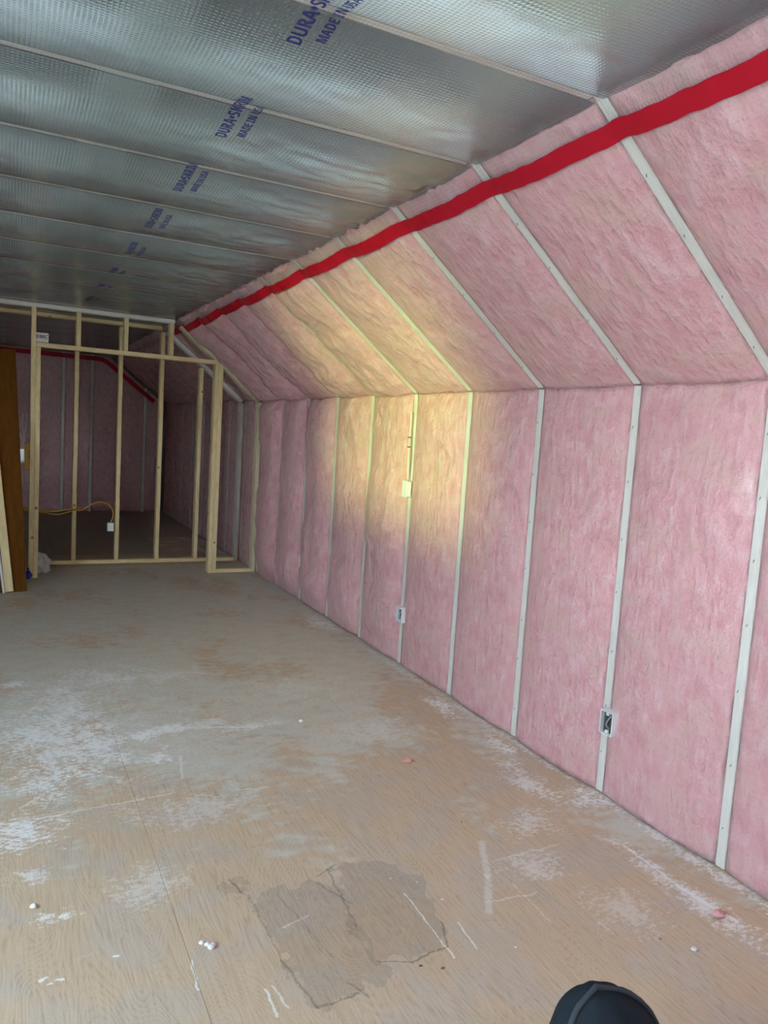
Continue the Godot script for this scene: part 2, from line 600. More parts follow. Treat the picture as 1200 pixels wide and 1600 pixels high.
func put_mark(x: int, y: int, c: Color, a: float) -> void:
	if x < 0 or y < 0 or x >= MW or y >= MH or a <= 0.004:
		return
	var o := marks.get_pixel(x, y)
	var t := a + o.a * (1.0 - a)
	var q := o.lerp(c, a / maxf(t, 1e-4))
	q.a = t
	marks.set_pixel(x, y, q)

func mark_rect(lo: Vector2, hi: Vector2) -> Rect2i:
	var x0 := int((lo.x - MX0) / (MX1 - MX0) * MW)
	var x1 := int((hi.x - MX0) / (MX1 - MX0) * MW) + 1
	var y0 := int((MZ1 - hi.y) / (MZ1 - MZ0) * MH)
	var y1 := int((MZ1 - lo.y) / (MZ1 - MZ0) * MH) + 1
	return Rect2i(x0, y0, x1 - x0, y1 - y0)

func mark_pos(x: int, y: int) -> Vector2:
	return Vector2(MX0 + (MX1 - MX0) * (x + 0.5) / MW, MZ1 + (MZ0 - MZ1) * (y + 0.5) / MH)

func powder(p: Array, c: Color, n: FastNoiseLite) -> void:
	var at := Vector2(p[0], p[1])
	var r := Vector2(p[2], p[3])
	var b := mark_rect(at - r * 1.5, at + r * 1.5)
	for y in range(b.position.y, b.end.y):
		for x in range(b.position.x, b.end.x):
			var w := mark_pos(x, y)
			var q := (w - at) / r
			var d := q.length() + n.get_noise_2d(w.x * 7.0, w.y * 7.0) * 0.9
			var v := (1.15 - d) + n.get_noise_2d(w.x * 26.0 + 9.0, w.y * 44.0) * 1.3 + n.get_noise_2d(w.x * 90.0, w.y * 170.0 + 3.0) * 1.1
			put_mark(x, y, c, smoothstep(0.05, 1.1, v) * minf(p[4] * 1.15, 1.0) * (0.92 if p[4] >= 0.6 else 0.8))

func ragged(a: Vector2, b: Vector2, wid: float, c: Color, s: float, n: FastNoiseLite) -> void:
	var pad := Vector2(wid * 2.0 + 0.01, wid * 2.0 + 0.01)
	var r := mark_rect(Vector2(minf(a.x, b.x), minf(a.y, b.y)) - pad, Vector2(maxf(a.x, b.x), maxf(a.y, b.y)) + pad)
	for y in range(r.position.y, r.end.y):
		for x in range(r.position.x, r.end.x):
			var w := mark_pos(x, y)
			w += Vector2(n.get_noise_2d(w.x * 14.0, w.y * 14.0), n.get_noise_2d(w.x * 14.0 + 50.0, w.y * 14.0)) * (wid * 1.6 if wid < 0.012 else 0.006)
			var ab := b - a
			var t := clampf((w - a).dot(ab) / maxf(ab.length_squared(), 1e-8), 0.0, 1.0)
			var d := (w - a - ab * t).length() / (wid * 0.5 + 0.0012)
			d += n.get_noise_2d(w.x * 60.0, w.y * 60.0) * 0.8
			put_mark(x, y, c, smoothstep(1.3, 0.5, d) * s)

func blot(poly: PackedVector2Array, c: Color, s: float, n: FastNoiseLite) -> void:
	var lo := poly[0]
	var hi := poly[0]
	for p in poly:
		lo = lo.min(p)
		hi = hi.max(p)
	var r := mark_rect(lo - Vector2(0.05, 0.05), hi + Vector2(0.05, 0.05))
	for y in range(r.position.y, r.end.y):
		for x in range(r.position.x, r.end.x):
			var w := mark_pos(x, y)
			w += Vector2(n.get_noise_2d(w.x * 12.0, w.y * 9.0), n.get_noise_2d(w.x * 12.0 + 70.0, w.y * 9.0)) * 0.05
			if Geometry2D.is_point_in_polygon(w, poly):
				put_mark(x, y, c, s * (0.8 + 0.5 * n.get_noise_2d(w.x * 40.0, w.y * 10.0)))

# ---------------------------------------------------------------- shell
func shell() -> void:
	var g := obj("ground", box_mesh(Vector3(120, 0.4, 120), 0.0), M.bounce_ground)  # unseen ground, kept pale to bounce light up onto the slopes
	g.position = Vector3(0, -0.7, 0)
	g.set_meta("kind", "structure")
	# back wall, behind the camera and out of view
	# small unseen window in it, placed to light the partition frames from the front
	var b := struct("wall_back")
	window_in(b, "unseen_window_1", true, ZN, ZN + 0.1, -1.75, -0.98, 1.0, 2.0)
	# slot added between wall and roof, out of view, to light the ceiling joists
	b.set_meta("kind", "structure")
	# added roof outside the back wall, blocking ground light from the attic slot
	var pr := thing("added_shade_roof", "added roof slab outside the back wall, out of view, blocking ground light from the attic", "roof", Vector3(-2.4, 2.3, ZN + 0.1))
	var pm := obj("shade_slab", box_mesh(Vector3(4.6, 0.10, 2.4), 0.01), M.shade_roof, pr)
	pm.basis = Basis(Vector3.RIGHT, 0.09)
	pm.position = Vector3(0, 0.05, 1.22)
	for xx in [-2.1, 2.1]:
		obj("shade_post", box_mesh(Vector3(0.1, 2.7, 0.1), 0.004), M.white_wood, pr).position = Vector3(xx, -1.45, 2.25)
	# unseen left wall, its wide window placed to light the right wall
	var l := struct("wall_left")
	window_in(l, "unseen_window_2", false, XL - 0.1, XL, P0, P1, 1.0, 2.38)

const P0 := -0.5
const P1 := 1.6

# a wall slab between t0 and t1 with a framed opening a0..a1, b0..b1; across x (back wall) or across z (left wall)
func window_in(w: Node3D, called: String, back: bool, t0: float, t1: float, a0: float, a1: float, b0: float, b1: float) -> void:
	var e0 := XL - 0.1 if back else ZE - 0.2
	var e1 := 0.2 if back else ZN
	var f := func(p: float, q: float, y0: float, y1: float, u0: float, u1: float) -> Array:
		return [Vector3(p, y0, u0), Vector3(q, y1, u1)] if back else [Vector3(u0, y0, p), Vector3(u1, y1, q)]
	var top := 2.48 if back else 3.65
	if back:
		piece("wall_panel", Vector3(e0, 3.25, t0), Vector3(e1, 3.65, t1), M.left_batts, w, 0.0)
	for k in [[e0, a0, -0.2, top], [a1, e1, -0.2, top], [a0, a1, -0.2, b0], [a0, a1, b1, top]]:
		var v: Array = f.call(k[0], k[1], k[2], k[3], t0, t1)
		piece("wall_panel", v[0], v[1], M.left_batts, w, 0.0)
	var n := struct(called)
	for k in [[a0, a0 + 0.04, b0, b1], [a1 - 0.04, a1, b0, b1], [a0 + 0.04, a1 - 0.04, b0, b0 + 0.04], [a0 + 0.04, a1 - 0.04, b1 - 0.04, b1]]:
		var v: Array = f.call(k[0], k[1], k[2], k[3], t0 - 0.01, t1 + 0.01)
		piece("window_frame", v[0], v[1], M.white_wood, n)

func tree() -> void:  # out of view, placed to soften one edge of the sun patch
	var t := thing("unseen_tree", "unseen leafy tree outside the left window, placed to soften the sun on the right wall", "tree", Vector3(-10.5, -0.5, 2.6))
	obj("trunk", tube(smooth_path([Vector3(0, 0, 0), Vector3(0.1, 1.2, 0.05), Vector3(0.0, 2.6, 0.0), Vector3(0.1, 4.2, 0.1)]), 0.11, 12), M.brown, t)
	var r := RandomNumberGenerator.new()
	r.seed = 5
	var st := SurfaceTool.new()
	st.begin(Mesh.PRIMITIVE_TRIANGLES)
	for k in 900:
		var p := Vector3(r.randfn(), r.randfn(), r.randfn()) * Vector3(0.75, 1.0, 0.75) + Vector3(0, 2.6, 0)
		var b := Basis.from_euler(Vector3(r.randf() * TAU, r.randf() * TAU, r.randf() * TAU))
		add_box(st, Vector3(0.14, 0.002, 0.08), 0.0, Transform3D(b, p))
	var lv := obj("foliage", st.commit(), M.grass, t)
	lv.set_meta("kind", "stuff")

func floor_sheets() -> void:
	var f := struct("floor")
	piece("subfloor", Vector3(XL, -0.2, ZE - 0.1), Vector3(0.14, -0.019, ZN), M.shell, f, 0.0)
	var cols := [[-0.672, 0.10, [-0.575, -3.0, -5.43, -7.87]], [-1.812, -0.672, [0.66, -1.79, -4.22, -6.66, -9.1]], [-2.95, -1.812, [1.24, -1.185, -3.62, -6.06, -8.5]], [-4.09, -2.95, [-0.6, -3.0, -5.43, -7.87]], [XL, -4.09, [0.66, -1.79, -4.22, -6.66, -9.1]]]
	for c in cols:
		var cuts: Array = [ZN] + c[2] + [ZE - 0.1]
		for i in cuts.size() - 1:
			var z1: float = cuts[i]
			var z0: float = cuts[i + 1]
			if z1 - z0 < 0.1:
				continue
			sheet(f, c[0] + 0.0005, c[1] - 0.0005, z0 + 0.0005, z1 - 0.0005)

func sheet(f: Node, x0: float, x1: float, z0: float, z1: float) -> void:
	var size := Vector3(x1 - x0, 0.018, z1 - z0)
	var st := SurfaceTool.new()
	st.begin(Mesh.PRIMITIVE_TRIANGLES)
	add_box(st, size, 0.0013)
	var arr := st.commit_to_arrays()
	var V: PackedVector3Array = arr[Mesh.ARRAY_VERTEX]
	var UV := PackedVector2Array()
	var UV2 := PackedVector2Array()
	var off := Vector2(rng.randf(), rng.randf())
	var at := Vector3((x0 + x1) * 0.5, -0.0095, (z0 + z1) * 0.5)
	var dir := 1.0 if rng.randf() > 0.5 else -1.0
	for v in V:
		var p := v + at
		UV.append(Vector2(p.x * dir, p.z) / Vector2(1.8, 1.8) + off)
		UV2.append(Vector2((p.x - MX0) / (MX1 - MX0), (MZ1 - p.z) / (MZ1 - MZ0)))
	arr[Mesh.ARRAY_TEX_UV] = UV
	arr[Mesh.ARRAY_TEX_UV2] = UV2
	var m := ArrayMesh.new()
	m.add_surface_from_arrays(Mesh.PRIMITIVE_TRIANGLES, arr)
	var inside := x1 > MX0 and z1 > MZ0 and x0 > MX0 - 0.3
	obj("plywood_sheet", m, M.ply if inside else M.ply_plain, f).position = at

# ---------------------------------------------------------------- right wall: bulge of batts and film
func hash1(k: int) -> float:
	return fposmod(sin(k * 12.9898 + 4.1) * 43758.5453, 1.0)

func bulge(s: float, z: float) -> float:
	var q := -z / D
	var b := int(floor(q))
	var u := q - b
	var wob := 0.030 * n_mid.get_noise_2d(s * 0.7, b * 5.0) * smoothstep(1.0, 4.0, float(b))
	var t := clampf((u - 0.036 + wob) / 0.928, 0.0, 1.0)
	var prof := 1.0 - pow(absf(2.0 * t - 1.0), 3.0)
	var far := smoothstep(0.5, 6.0, float(b))
	var amp := lerpf(0.036, 0.082, far)
	if b >= 9:
		amp = 0.012
	amp *= 0.75 + 0.5 * hash1(b + 30)
	var along := 0.85 + 0.55 * n_big.get_noise_3d(s, b * 7.3, 0.0)
	var knee := absf(s - K)
	var pinch := lerpf(0.5, 1.0, smoothstep(0.0, 0.12, knee)) * lerpf(lerpf(0.7, 0.22, far), 1.0, smoothstep(0.0, 0.24, s)) * lerpf(0.5, 1.0, smoothstep(0.0, 0.2, K + SL - s))
	var d := amp * prof * along * pinch
	d += prof * smoothstep(-0.05, 0.15, s) * (n_mid.get_noise_3d(s, z, 3.0) * lerpf(0.008, 0.018, far) + n_fine.get_noise_3d(s, z, 1.0) * 0.0018)
	# puckers in the film running out of the knee on the far bays
	if b >= 2 and s > K - 0.25 and s < K + 0.85:
		var r := n_ridge.get_noise_2d(s * 1.0 + z * 0.55, z * 0.9 - s * 0.25)
		d += prof * r * 0.016 * smoothstep(0.85, 0.2, absf(s - K - 0.25)) * far
	return maxf(d, -0.012)

func slope_point(s: float, d: float, z: float) -> Vector3:
	# d = offset into the room
	var w := smoothstep(K - 0.05, K + 0.05, s)
	var n := Vector3(-1, 0, 0).lerp(Vector3(-SI, -CO, 0), w).normalized()
	var p := Vector3(0, s, z) if s <= K else Vector3(-CO * (s - K), K + SI * (s - K), z)
	return p + n * d

func right_wall() -> void:
	var w := struct("wall_right")
	piece("sheathing", Vector3(0.10, -0.2, ZE - 0.2), Vector3(0.14, 1.86, ZN + 0.1), M.shell, w, 0.0)
	slope_piece("roof_sheathing", -0.02, SL + 0.14, 0.115, 0.15, ZE - 0.2, ZN + 0.1, M.shell, w)
	piece("bottom_plate", Vector3(0.012, 0, ZE), Vector3(0.093, 0.038, ZN), M.white_wood, w)
	for i in range(FIRST, LAST + 1):
		var z := -i * D
		piece("stud", Vector3(0.001, 0.004, z - 0.019), Vector3(0.09, K - 0.002, z + 0.019), M.white_wood, w)
		slope_piece("rafter", 0.004, SL + 0.02, 0.001, 0.11, z - 0.019, z + 0.019, M.white_wood, w)
	for b in range(FIRST, LAST):
		batt(w, b, 0.004, K + 0.002)
		batt(w, b, K - 0.002, K + SL + 0.01)

func batt(w: Node, b: int, s0: float, s1: float) -> void:
	var n := int((s1 - s0) / 0.026)
	var m := 27
	var uvo := Vector2(hash1(b * 3 + int(s0 * 7.0)), hash1(b * 5 + 2))
	var z0 := -b * D - 0.0195
	var z1 := -(b + 1) * D + 0.0195
	var P := PackedVector3Array()
	var UV := PackedVector2Array()
	for i in range(-1, n + 1):
		var s := lerpf(s0, s1, clampf(float(i) / (n - 1), 0, 1))
		for j in range(-1, m + 1):
			var z := lerpf(z0, z1, clampf(float(j) / (m - 1), 0, 1))
			var d := bulge(s, z) - 0.0055 + n_fine.get_noise_3d(s * 1.7, z * 1.7, 9.0) * 0.0012
			if i < 0 or i == n or j < 0 or j == m:
				d = -0.088
			P.append(slope_point(s, d, z))
			UV.append(Vector2(s, z) / 1.3 + uvo)
	var mesh := grid_of(n + 2, m + 2, P, UV, Vector3(-1, -0.3, 0))
	obj("insulation_batt", mesh, M.batt, w)

# ---------------------------------------------------------------- ceiling
func film_y(x: float, z: float) -> float:
	var q := -z / D
	var b := int(floor(q))
	var u := q - b
	var t := clampf((u - 0.03) / 0.94, 0.0, 1.0)
	var prof := 1.0 - pow(absf(2.0 * t - 1.0), 2.0)
	var edge := smoothstep(-2.0, -0.9, x)
	var sag := 0.018 + 0.008 * hash1(b + 3) + 0.006 * n_big.get_noise_2d(x, b * 3.0)
	var d := sag * prof * lerpf(1.0, 0.15, smoothstep(-1.25, -0.86, x))
	var fan := n_ridge.get_noise_2d(x * 0.5 + z * 1.1, z * 0.6 - x * 0.22)
	d += prof * edge * fan * (0.004 if b < 1 else 0.012)
	d += prof * n_mid.get_noise_2d(x * 0.6, z * 0.6) * 0.004
	return H - 0.004 - d

func ceiling_frame() -> void:
	var c := struct("ceiling")
	piece("roof_deck", Vector3(XL - 0.1, 3.60, ZE - 0.2), Vector3(-0.6, 3.65, ZN + 0.1), M.deck, c, 0.0)
	piece("attic_panel", Vector3(-0.87, H + 0.02, ZE - 0.2), Vector3(-0.82, 3.60, ZN), M.deck, c, 0.0)
	for i in range(FIRST, LAST + 1):
		var z := -i * D
		piece("joist", Vector3(XL, H, z - 0.019), Vector3(-PX - 0.03, H + 0.14, z + 0.019), M.joist, c)
	piece("board", Vector3(-2.02, H + 0.142, ZE), Vector3(-1.84, H + 0.18, ZN), M.joist, c)
	piece("board", Vector3(-2.9, H + 0.142, ZE), Vector3(-2.62, H + 0.18, ZN), M.joist, c)

func films() -> void:
	# wall film: floor to tape
	var z0 := 2.19
	var z1 := ZE + 0.01
	var nz := 640
	var top := K + SL - 0.075
	var S := []
	var s := 0.006
	while s < top - 0.012:
		S.append(s)
		s += 0.025
	S.append(top)
	var P := PackedVector3Array()
	var UV := PackedVector2Array()
	for i in S.size():
		for j in nz:
			var z := lerpf(z0, z1, float(j) / (nz - 1))
			P.append(slope_point(S[i], film_d(S[i], z), z))
			UV.append(Vector2(S[i], z) / 0.7)
	var f := get_node("wall_right")
	obj("plastic_film", grid_of(S.size(), nz, P, UV, Vector3(-1, -0.3, 0)), M.film, f)
	# staples on the nearest studs and rafters
	for i in range(-1, 3):
		for k in 7:
			var ss := 0.16 + k * 0.235 + 0.07 * (hash1(i * 9 + k) - 0.5)
			staple(f, ss, -i * D + 0.008 * (hash1(i + k * 3) - 0.5))
		for k in 4:
			staple(f, K + 0.16 + k * 0.22 + 0.05 * (hash1(i * 5 + k) - 0.5), -i * D)
	# ceiling film over the joists (a thin solid sheet that scatters), and its lap over the slope down to the tape
	var rows := []
	var x := -PX - 0.004
	while x > XL + 0.05:
		rows.append(x)
		x -= 0.03
	rows.append(XL + 0.01)
	var st := SurfaceTool.new()
	st.begin(Mesh.PRIMITIVE_TRIANGLES)
	var seams := SurfaceTool.new()
	seams.begin(Mesh.PRIMITIVE_TRIANGLES)
	for b in range(FIRST - 1, LAST):
		var a0 := minf(-b * D - 0.0165, z0)
		var a1 := -(b + 1) * D + 0.0165
		if a0 - a1 > 0.05:
			for side in 2:
				st.append_from(film_piece(rows, a0, a1, 34, 0.0022 * side, Vector3(0, -1 if side == 0 else 1, 0)), 0, Transform3D.IDENTITY)
		seams.append_from(film_piece(rows, a1, a1 - 0.033, 3, 0.0, Vector3(0, -1, 0)), 0, Transform3D.IDENTITY)
	var c := obj("plastic_film", st.commit(), M.scrim, get_node("ceiling"))
	obj("film_seam", seams.commit(), M.scrim_lap, get_node("ceiling"))
	P = PackedVector3Array()
	UV = PackedVector2Array()
	for i in 7:
		for j in nz:
			var z := lerpf(z0, z1, float(j) / (nz - 1))
			var t := i / 6.0
			var s2 := lerpf(K + SL - 0.125, K + SL, t)
			var p := slope_point(s2, maxf(film_d(s2, z), 0.002) + 0.003, z)
			P.append(p.lerp(Vector3(-PX - 0.004, film_y(-PX - 0.004, z), z), smoothstep(0.5, 1.0, t)))
			UV.append(Vector2(-(s2 - K - SL), z) / 0.19)
	obj("film_lap", grid_of(7, nz, P, UV, Vector3(-1, -1, 0)), M.scrim_lap, f)
	var z := 0.55
	var k := 0
	for zz in [-0.15, -0.824, -1.495, -2.17, -2.86, -3.60, -4.27, -4.95]:
		print_line(c, "DURA\u2022SKRIM", 0.036, -1.672, zz, 0.30)
		print_line(c, "MADE IN USA", 0.026, -1.616, zz + 0.035, 0.215)

func film_piece(rows: Array, a0: float, a1: float, n: int, up: float, way: Vector3) -> ArrayMesh:
	var P := PackedVector3Array()
	var UV := PackedVector2Array()
	for x in rows:
		for j in n:
			var z := lerpf(a0, a1, float(j) / (n - 1))
			P.append(Vector3(x, film_y(x, z) + up, z))
			UV.append(Vector2(x, z) / 0.19)
	return grid_of(rows.size(), n, P, UV, way)

func film_d(s: float, z: float) -> float:
	var d := bulge(s, z)
	var b := int(floor(-z / D))
	if b >= 9:   # loose, badly wrinkled past the partition
		d += n_ridge.get_noise_2d(s * 1.2 + 30.0, z * 3.2) * 0.014 * smoothstep(0.0, 0.1, fposmod(-z / D, 1.0)) * smoothstep(1.0, 0.9, fposmod(-z / D, 1.0))
	return maxf(d, 0.0) + 0.0012 + absf(n_fine.get_noise_2d(s * 0.8, z * 0.8)) * 0.0012

func staple(f: Node, s: float, z: float) -> void:
	var o := obj("staple", box_mesh(Vector3(0.0012, 0.011, 0.0016), 0.0), M.staple, f)
	var p := slope_point(s, 0.0036, z)
	var w := s > K
	o.position = p
	o.basis = Basis(Vector3(0, 0, 1), atan2(CO, SI) * (1.0 if w else 0.0) ) * Basis(Vector3(1, 0, 0), 0.5)

func print_line(parent: Node, text: String, h: float, x0: float, z0: float, length: float) -> void:
	var t := TextMesh.new()
	var font := SystemFont.new()
	font.font_names = PackedStringArray(["Droid Sans"])
	font.font_weight = 700
	t.font = font
	t.text = text
	t.font_size = 32
	t.pixel_size = h / 23.0
	t.depth = 0.0
	t.horizontal_alignment = HORIZONTAL_ALIGNMENT_LEFT
	var arr := t.get_mesh_arrays()
	var V: PackedVector3Array = arr[Mesh.ARRAY_VERTEX]
	var lo := 1e9
	var hi := -1e9
	for v in V:
		lo = minf(lo, v.x)
		hi = maxf(hi, v.x)
	var N := PackedVector3Array()
	for i in V.size():
		var xx := x0 - V[i].y
		var zz := z0 + (V[i].x - lo) / (hi - lo) * length
		V[i] = Vector3(xx, film_y(xx, zz) - 0.0012, zz)
		N.append(Vector3(0, -1, 0))
	arr[Mesh.ARRAY_VERTEX] = V
	arr[Mesh.ARRAY_NORMAL] = N
	arr[Mesh.ARRAY_TANGENT] = null
	var m := ArrayMesh.new()
	m.add_surface_from_arrays(Mesh.PRIMITIVE_TRIANGLES, arr)
	obj("print", m, M.ink, parent)

func tapes() -> void:
	var n := 420
	var sc := K + SL - 0.090
	var hw := 0.030
	var P := PackedVector3Array()
	var UV := PackedVector2Array()
	for i in 8:
		var k: float = [-1.0, -1.0, -0.97, -0.4, 0.4, 0.97, 1.0, 1.0][i]
		for j in n:
			var z := lerpf(2.18, ZB - 0.03, float(j) / (n - 1))
			var wob := 0.006 * n_mid.get_noise_1d(z * 0.4) + 0.004 * n_fine.get_noise_1d(z * 0.5)
			var s := sc + wob + k * hw
			var d := maxf(film_d(sc, z), 0.002) * 0.6 + maxf(film_d(s, z), 0.002) * 0.4 + 0.0095 + 0.0016 * n_fine.get_noise_2d(s * 2.0, z * 2.0)
			if i == 0 or i == 7:
				d -= 0.0025
			P.append(slope_point(s, d, z))
			UV.append(Vector2(s, z))
	var t := obj("seam_tape", grid_of(8, n, P, UV, Vector3(-1, -1, 0)), M.tape)
	tag(t, "long red sheathing tape sealing the seam where the ceiling film meets the slope film", "tape")

# ---------------------------------------------------------------- end wall, seen through the partition
func roof_at(x: float) -> float:
	return minf(H, K - x * SI / CO)

func end_wall() -> void:
	var w := struct("wall_far")
	piece("sheathing", Vector3(XL, -0.2, ZE - 0.16), Vector3(0.1, 3.65, ZE - 0.11), M.shell, w, 0.0)
	var xs := [-0.30, -0.69, -1.08, -1.48, -1.88, -2.28, -2.68, -3.08, -3.48, -3.88, -4.28, -4.68]
	for x in xs:
		piece("stud", Vector3(x - 0.019, 0.0, ZE - 0.09), Vector3(x + 0.019, roof_at(x) - 0.02, ZE - 0.001), M.white_wood, w)
	var edges := [-0.02] + xs
	for i in edges.size() - 1:
		var x1: float = edges[i] - (0.0 if i == 0 else 0.0195)
		var x0: float = edges[i + 1] + 0.0195
		var n := 40
		var m := 12
		var P := PackedVector3Array()
		var UV := PackedVector2Array()
		for a in range(-1, n + 1):
			for b in range(-1, m + 1):
				var x := lerpf(x0, x1, clampf(b / float(m - 1), 0, 1))
				var y := lerpf(0.005, roof_at(x) - 0.02, clampf(a / float(n - 1), 0, 1))
				var z := ZE + end_d(x, y) - 0.006
				if a < 0 or b < 0 or a == n or b == m:
					z = ZE - 0.088
				P.append(Vector3(x, y, z))
				UV.append(Vector2(y, x) / 0.9 + Vector2(hash1(i), hash1(i + 9)))
		obj("insulation_batt", grid_of(n + 2, m + 2, P, UV, Vector3(0, 0, 1)), M.batt, w)
	# film over it
	var nx := 200
	var ny := 130
	var P := PackedVector3Array()
	var UV := PackedVector2Array()
	for a in ny:
		for b in nx:
			var x := lerpf(-4.85, -0.01, float(b) / (nx - 1))
			var y := lerpf(0.01, roof_at(x) - 0.015, float(a) / (ny - 1))
			var d := end_d(x, y) + n_ridge.get_noise_2d(x * 1.5 + y * 0.35, y * 0.30 - x * 0.2) * 0.018 + n_mid.get_noise_2d(x * 2.2, y * 0.7) * 0.004 + absf(n_fine.get_noise_2d(x, y)) * 0.004
			P.append(Vector3(x, y, ZE + 0.004 + maxf(d, 0.0)))
			UV.append(Vector2(x, y) / 0.7)
	obj("plastic_film", grid_of(ny, nx, P, UV, Vector3(0, 0, 1)), M.film_loose, w)
	# red tape along the end wall and down its slope
	P = PackedVector3Array()
	UV = PackedVector2Array()
	var pts := [Vector2(-4.8, 2.33), Vector2(-3.0, 2.335), Vector2(-0.96, 2.315), Vector2(-0.88, 2.28), Vector2(-0.17, 1.735)]
	var line := PackedVector2Array()
	for i in pts.size() - 1:
		for k in 24:
			line.append(pts[i].lerp(pts[i + 1], k / 24.0))
	line.append(pts[-1])
	for i in 6:
		var k: float = [-1.0, -1.0, -0.5, 0.5, 1.0, 1.0][i]
		for j in line.size():
			var d := (line[mini(j + 1, line.size() - 1)] - line[maxi(j - 1, 0)]).normalized()
			var p := line[j] + Vector2(-d.y, d.x) * k * 0.032
			P.append(Vector3(p.x, p.y, ZE + 0.038 - (0.004 if i == 0 or i == 5 else 0.0) + 0.003 * n_fine.get_noise_2d(p.x, p.y)))
			UV.append(p)
	obj("seam_tape", grid_of(6, line.size(), P, UV, Vector3(0, 0, 1)), M.tape, w)

func end_d(x: float, y: float) -> float:
	return 0.006 + 0.006 * n_mid.get_noise_2d(x, y)

# ---------------------------------------------------------------- partitions
func partition_near() -> void:
	var p := thing("stud_partition", "pale lumber partition frame with a wide doorway opening, the nearer of two frames", "wall frame", Vector3(-1.5, 0, ZA))
	var z0 := ZA - 0.089
	var z1 := ZA
	var w: Material = M.pine
	piece("top_plate", Vector3(-4.8, H - 0.042, z0), Vector3(-0.87, H - 0.007, z1), M.white_wood, p)
	piece("king_stud", Vector3(-2.069, 0, z0), Vector3(-2.0315, H - 0.043, z1), w, p)
	piece("trimmer", Vector3(-2.0305, 0, z0), Vector3(-1.993, 2.019, z1), w, p)
	piece("header", Vector3(-2.0305, 2.02, z0), Vector3(-0.442, 2.058, z1), w, p)
	piece("trimmer", Vector3(-0.482, 0, z0), Vector3(-0.4425, 2.019, z1), w, p)
	piece("king_stud", Vector3(-0.4415, 0, z0), Vector3(-0.402, 2.018, z1), w, p)
	piece("bottom_plate", Vector3(-0.401, 0.001, z0), Vector3(-0.045, 0.038, z1), w, p)
	for x in [-1.694, -1.297, -0.895]:
		piece("cripple_stud", Vector3(x - 0.019, 2.0585, z0), Vector3(x + 0.019, H - 0.043, z1), w, p)
	piece("end_stud", Vector3(-0.044, 0.001, z0), Vector3(-0.0065, K - 0.03, z1), M.pine_pale, p)
	slope_piece("slope_plate", 0.012, SL - 0.06, -0.044, -0.0065, z0, z1, M.pine_pale, p)
	piece("bottom_plate", Vector3(-3.6, 0.001, z0), Vector3(-2.0695, 0.038, z1), w, p)
	piece("stud", Vector3(-2.479, 0.0385, z0), Vector3(-2.441, H - 0.043, z1), w, p)
	piece("stud", Vector3(-2.879, 0.0385, z0), Vector3(-2.841, H - 0.043, z1), w, p)
	# block nailed to the left of the king stud
	tag(piece("wood_block", Vector3(-2.112, 0.955, ZA - 0.075), Vector3(-2.0695, 1.185, ZA - 0.02), M.orange_wood, self), "short orange wood block fixed to the left side of the doorway stud", "wood block")
	# lumber tag above the header corner
	var c := thing("paper_tag", "small white printed card standing on the left end of the door header", "card", Vector3(-1.985, 2.06, ZA + 0.004))
	var card := obj("card", box_mesh(Vector3(0.098, 0.078, 0.0016), 0.0), M.card, c)
	card.position = Vector3(0, 0.040, 0)
	var t := TextMesh.new()
	t.text = "DMC"
	var font := SystemFont.new()
	font.font_names = PackedStringArray(["Droid Sans"])
	font.font_weight = 700
	t.font = font
	t.font_size = 32
	t.pixel_size = 0.0013
	t.depth = 0.0006
	obj("print", t, M.dark_ink, c).position = Vector3(-0.002, 0.047, 0.0013)

func partition_far() -> void:
	var p := thing("stud_partition", "dim lumber partition frame with evenly spaced studs on a floor plate, behind the doorway", "wall frame", Vector3(-1.2, 0, ZB))
	var z0 := ZB - 0.089
	var z1 := ZB
	piece("bottom_plate", Vector3(-1.95, 0.001, z0), Vector3(-0.05, 0.038, z1), M.pine, p)
	piece("top_plate", Vector3(-4.8, H - 0.042, z0), Vector3(-0.87, H - 0.007, z1), M.pine, p)
	for x in [-1.652, -1.252, -0.857, -0.462]:
		piece("stud", Vector3(x - 0.019, 0.0385, z0), Vector3(x + 0.019, minf(H - 0.043, roof_at(x + 0.019) - 0.058), z1), M.pine, p)
	piece("end_stud", Vector3(-0.045, 0.001, z0), Vector3(-0.0065, K - 0.03, z1), M.white_wood, p)
	slope_piece("slope_plate", 0.012, SL - 0.06, -0.044, -0.0065, z0, z1, M.white_wood, p)

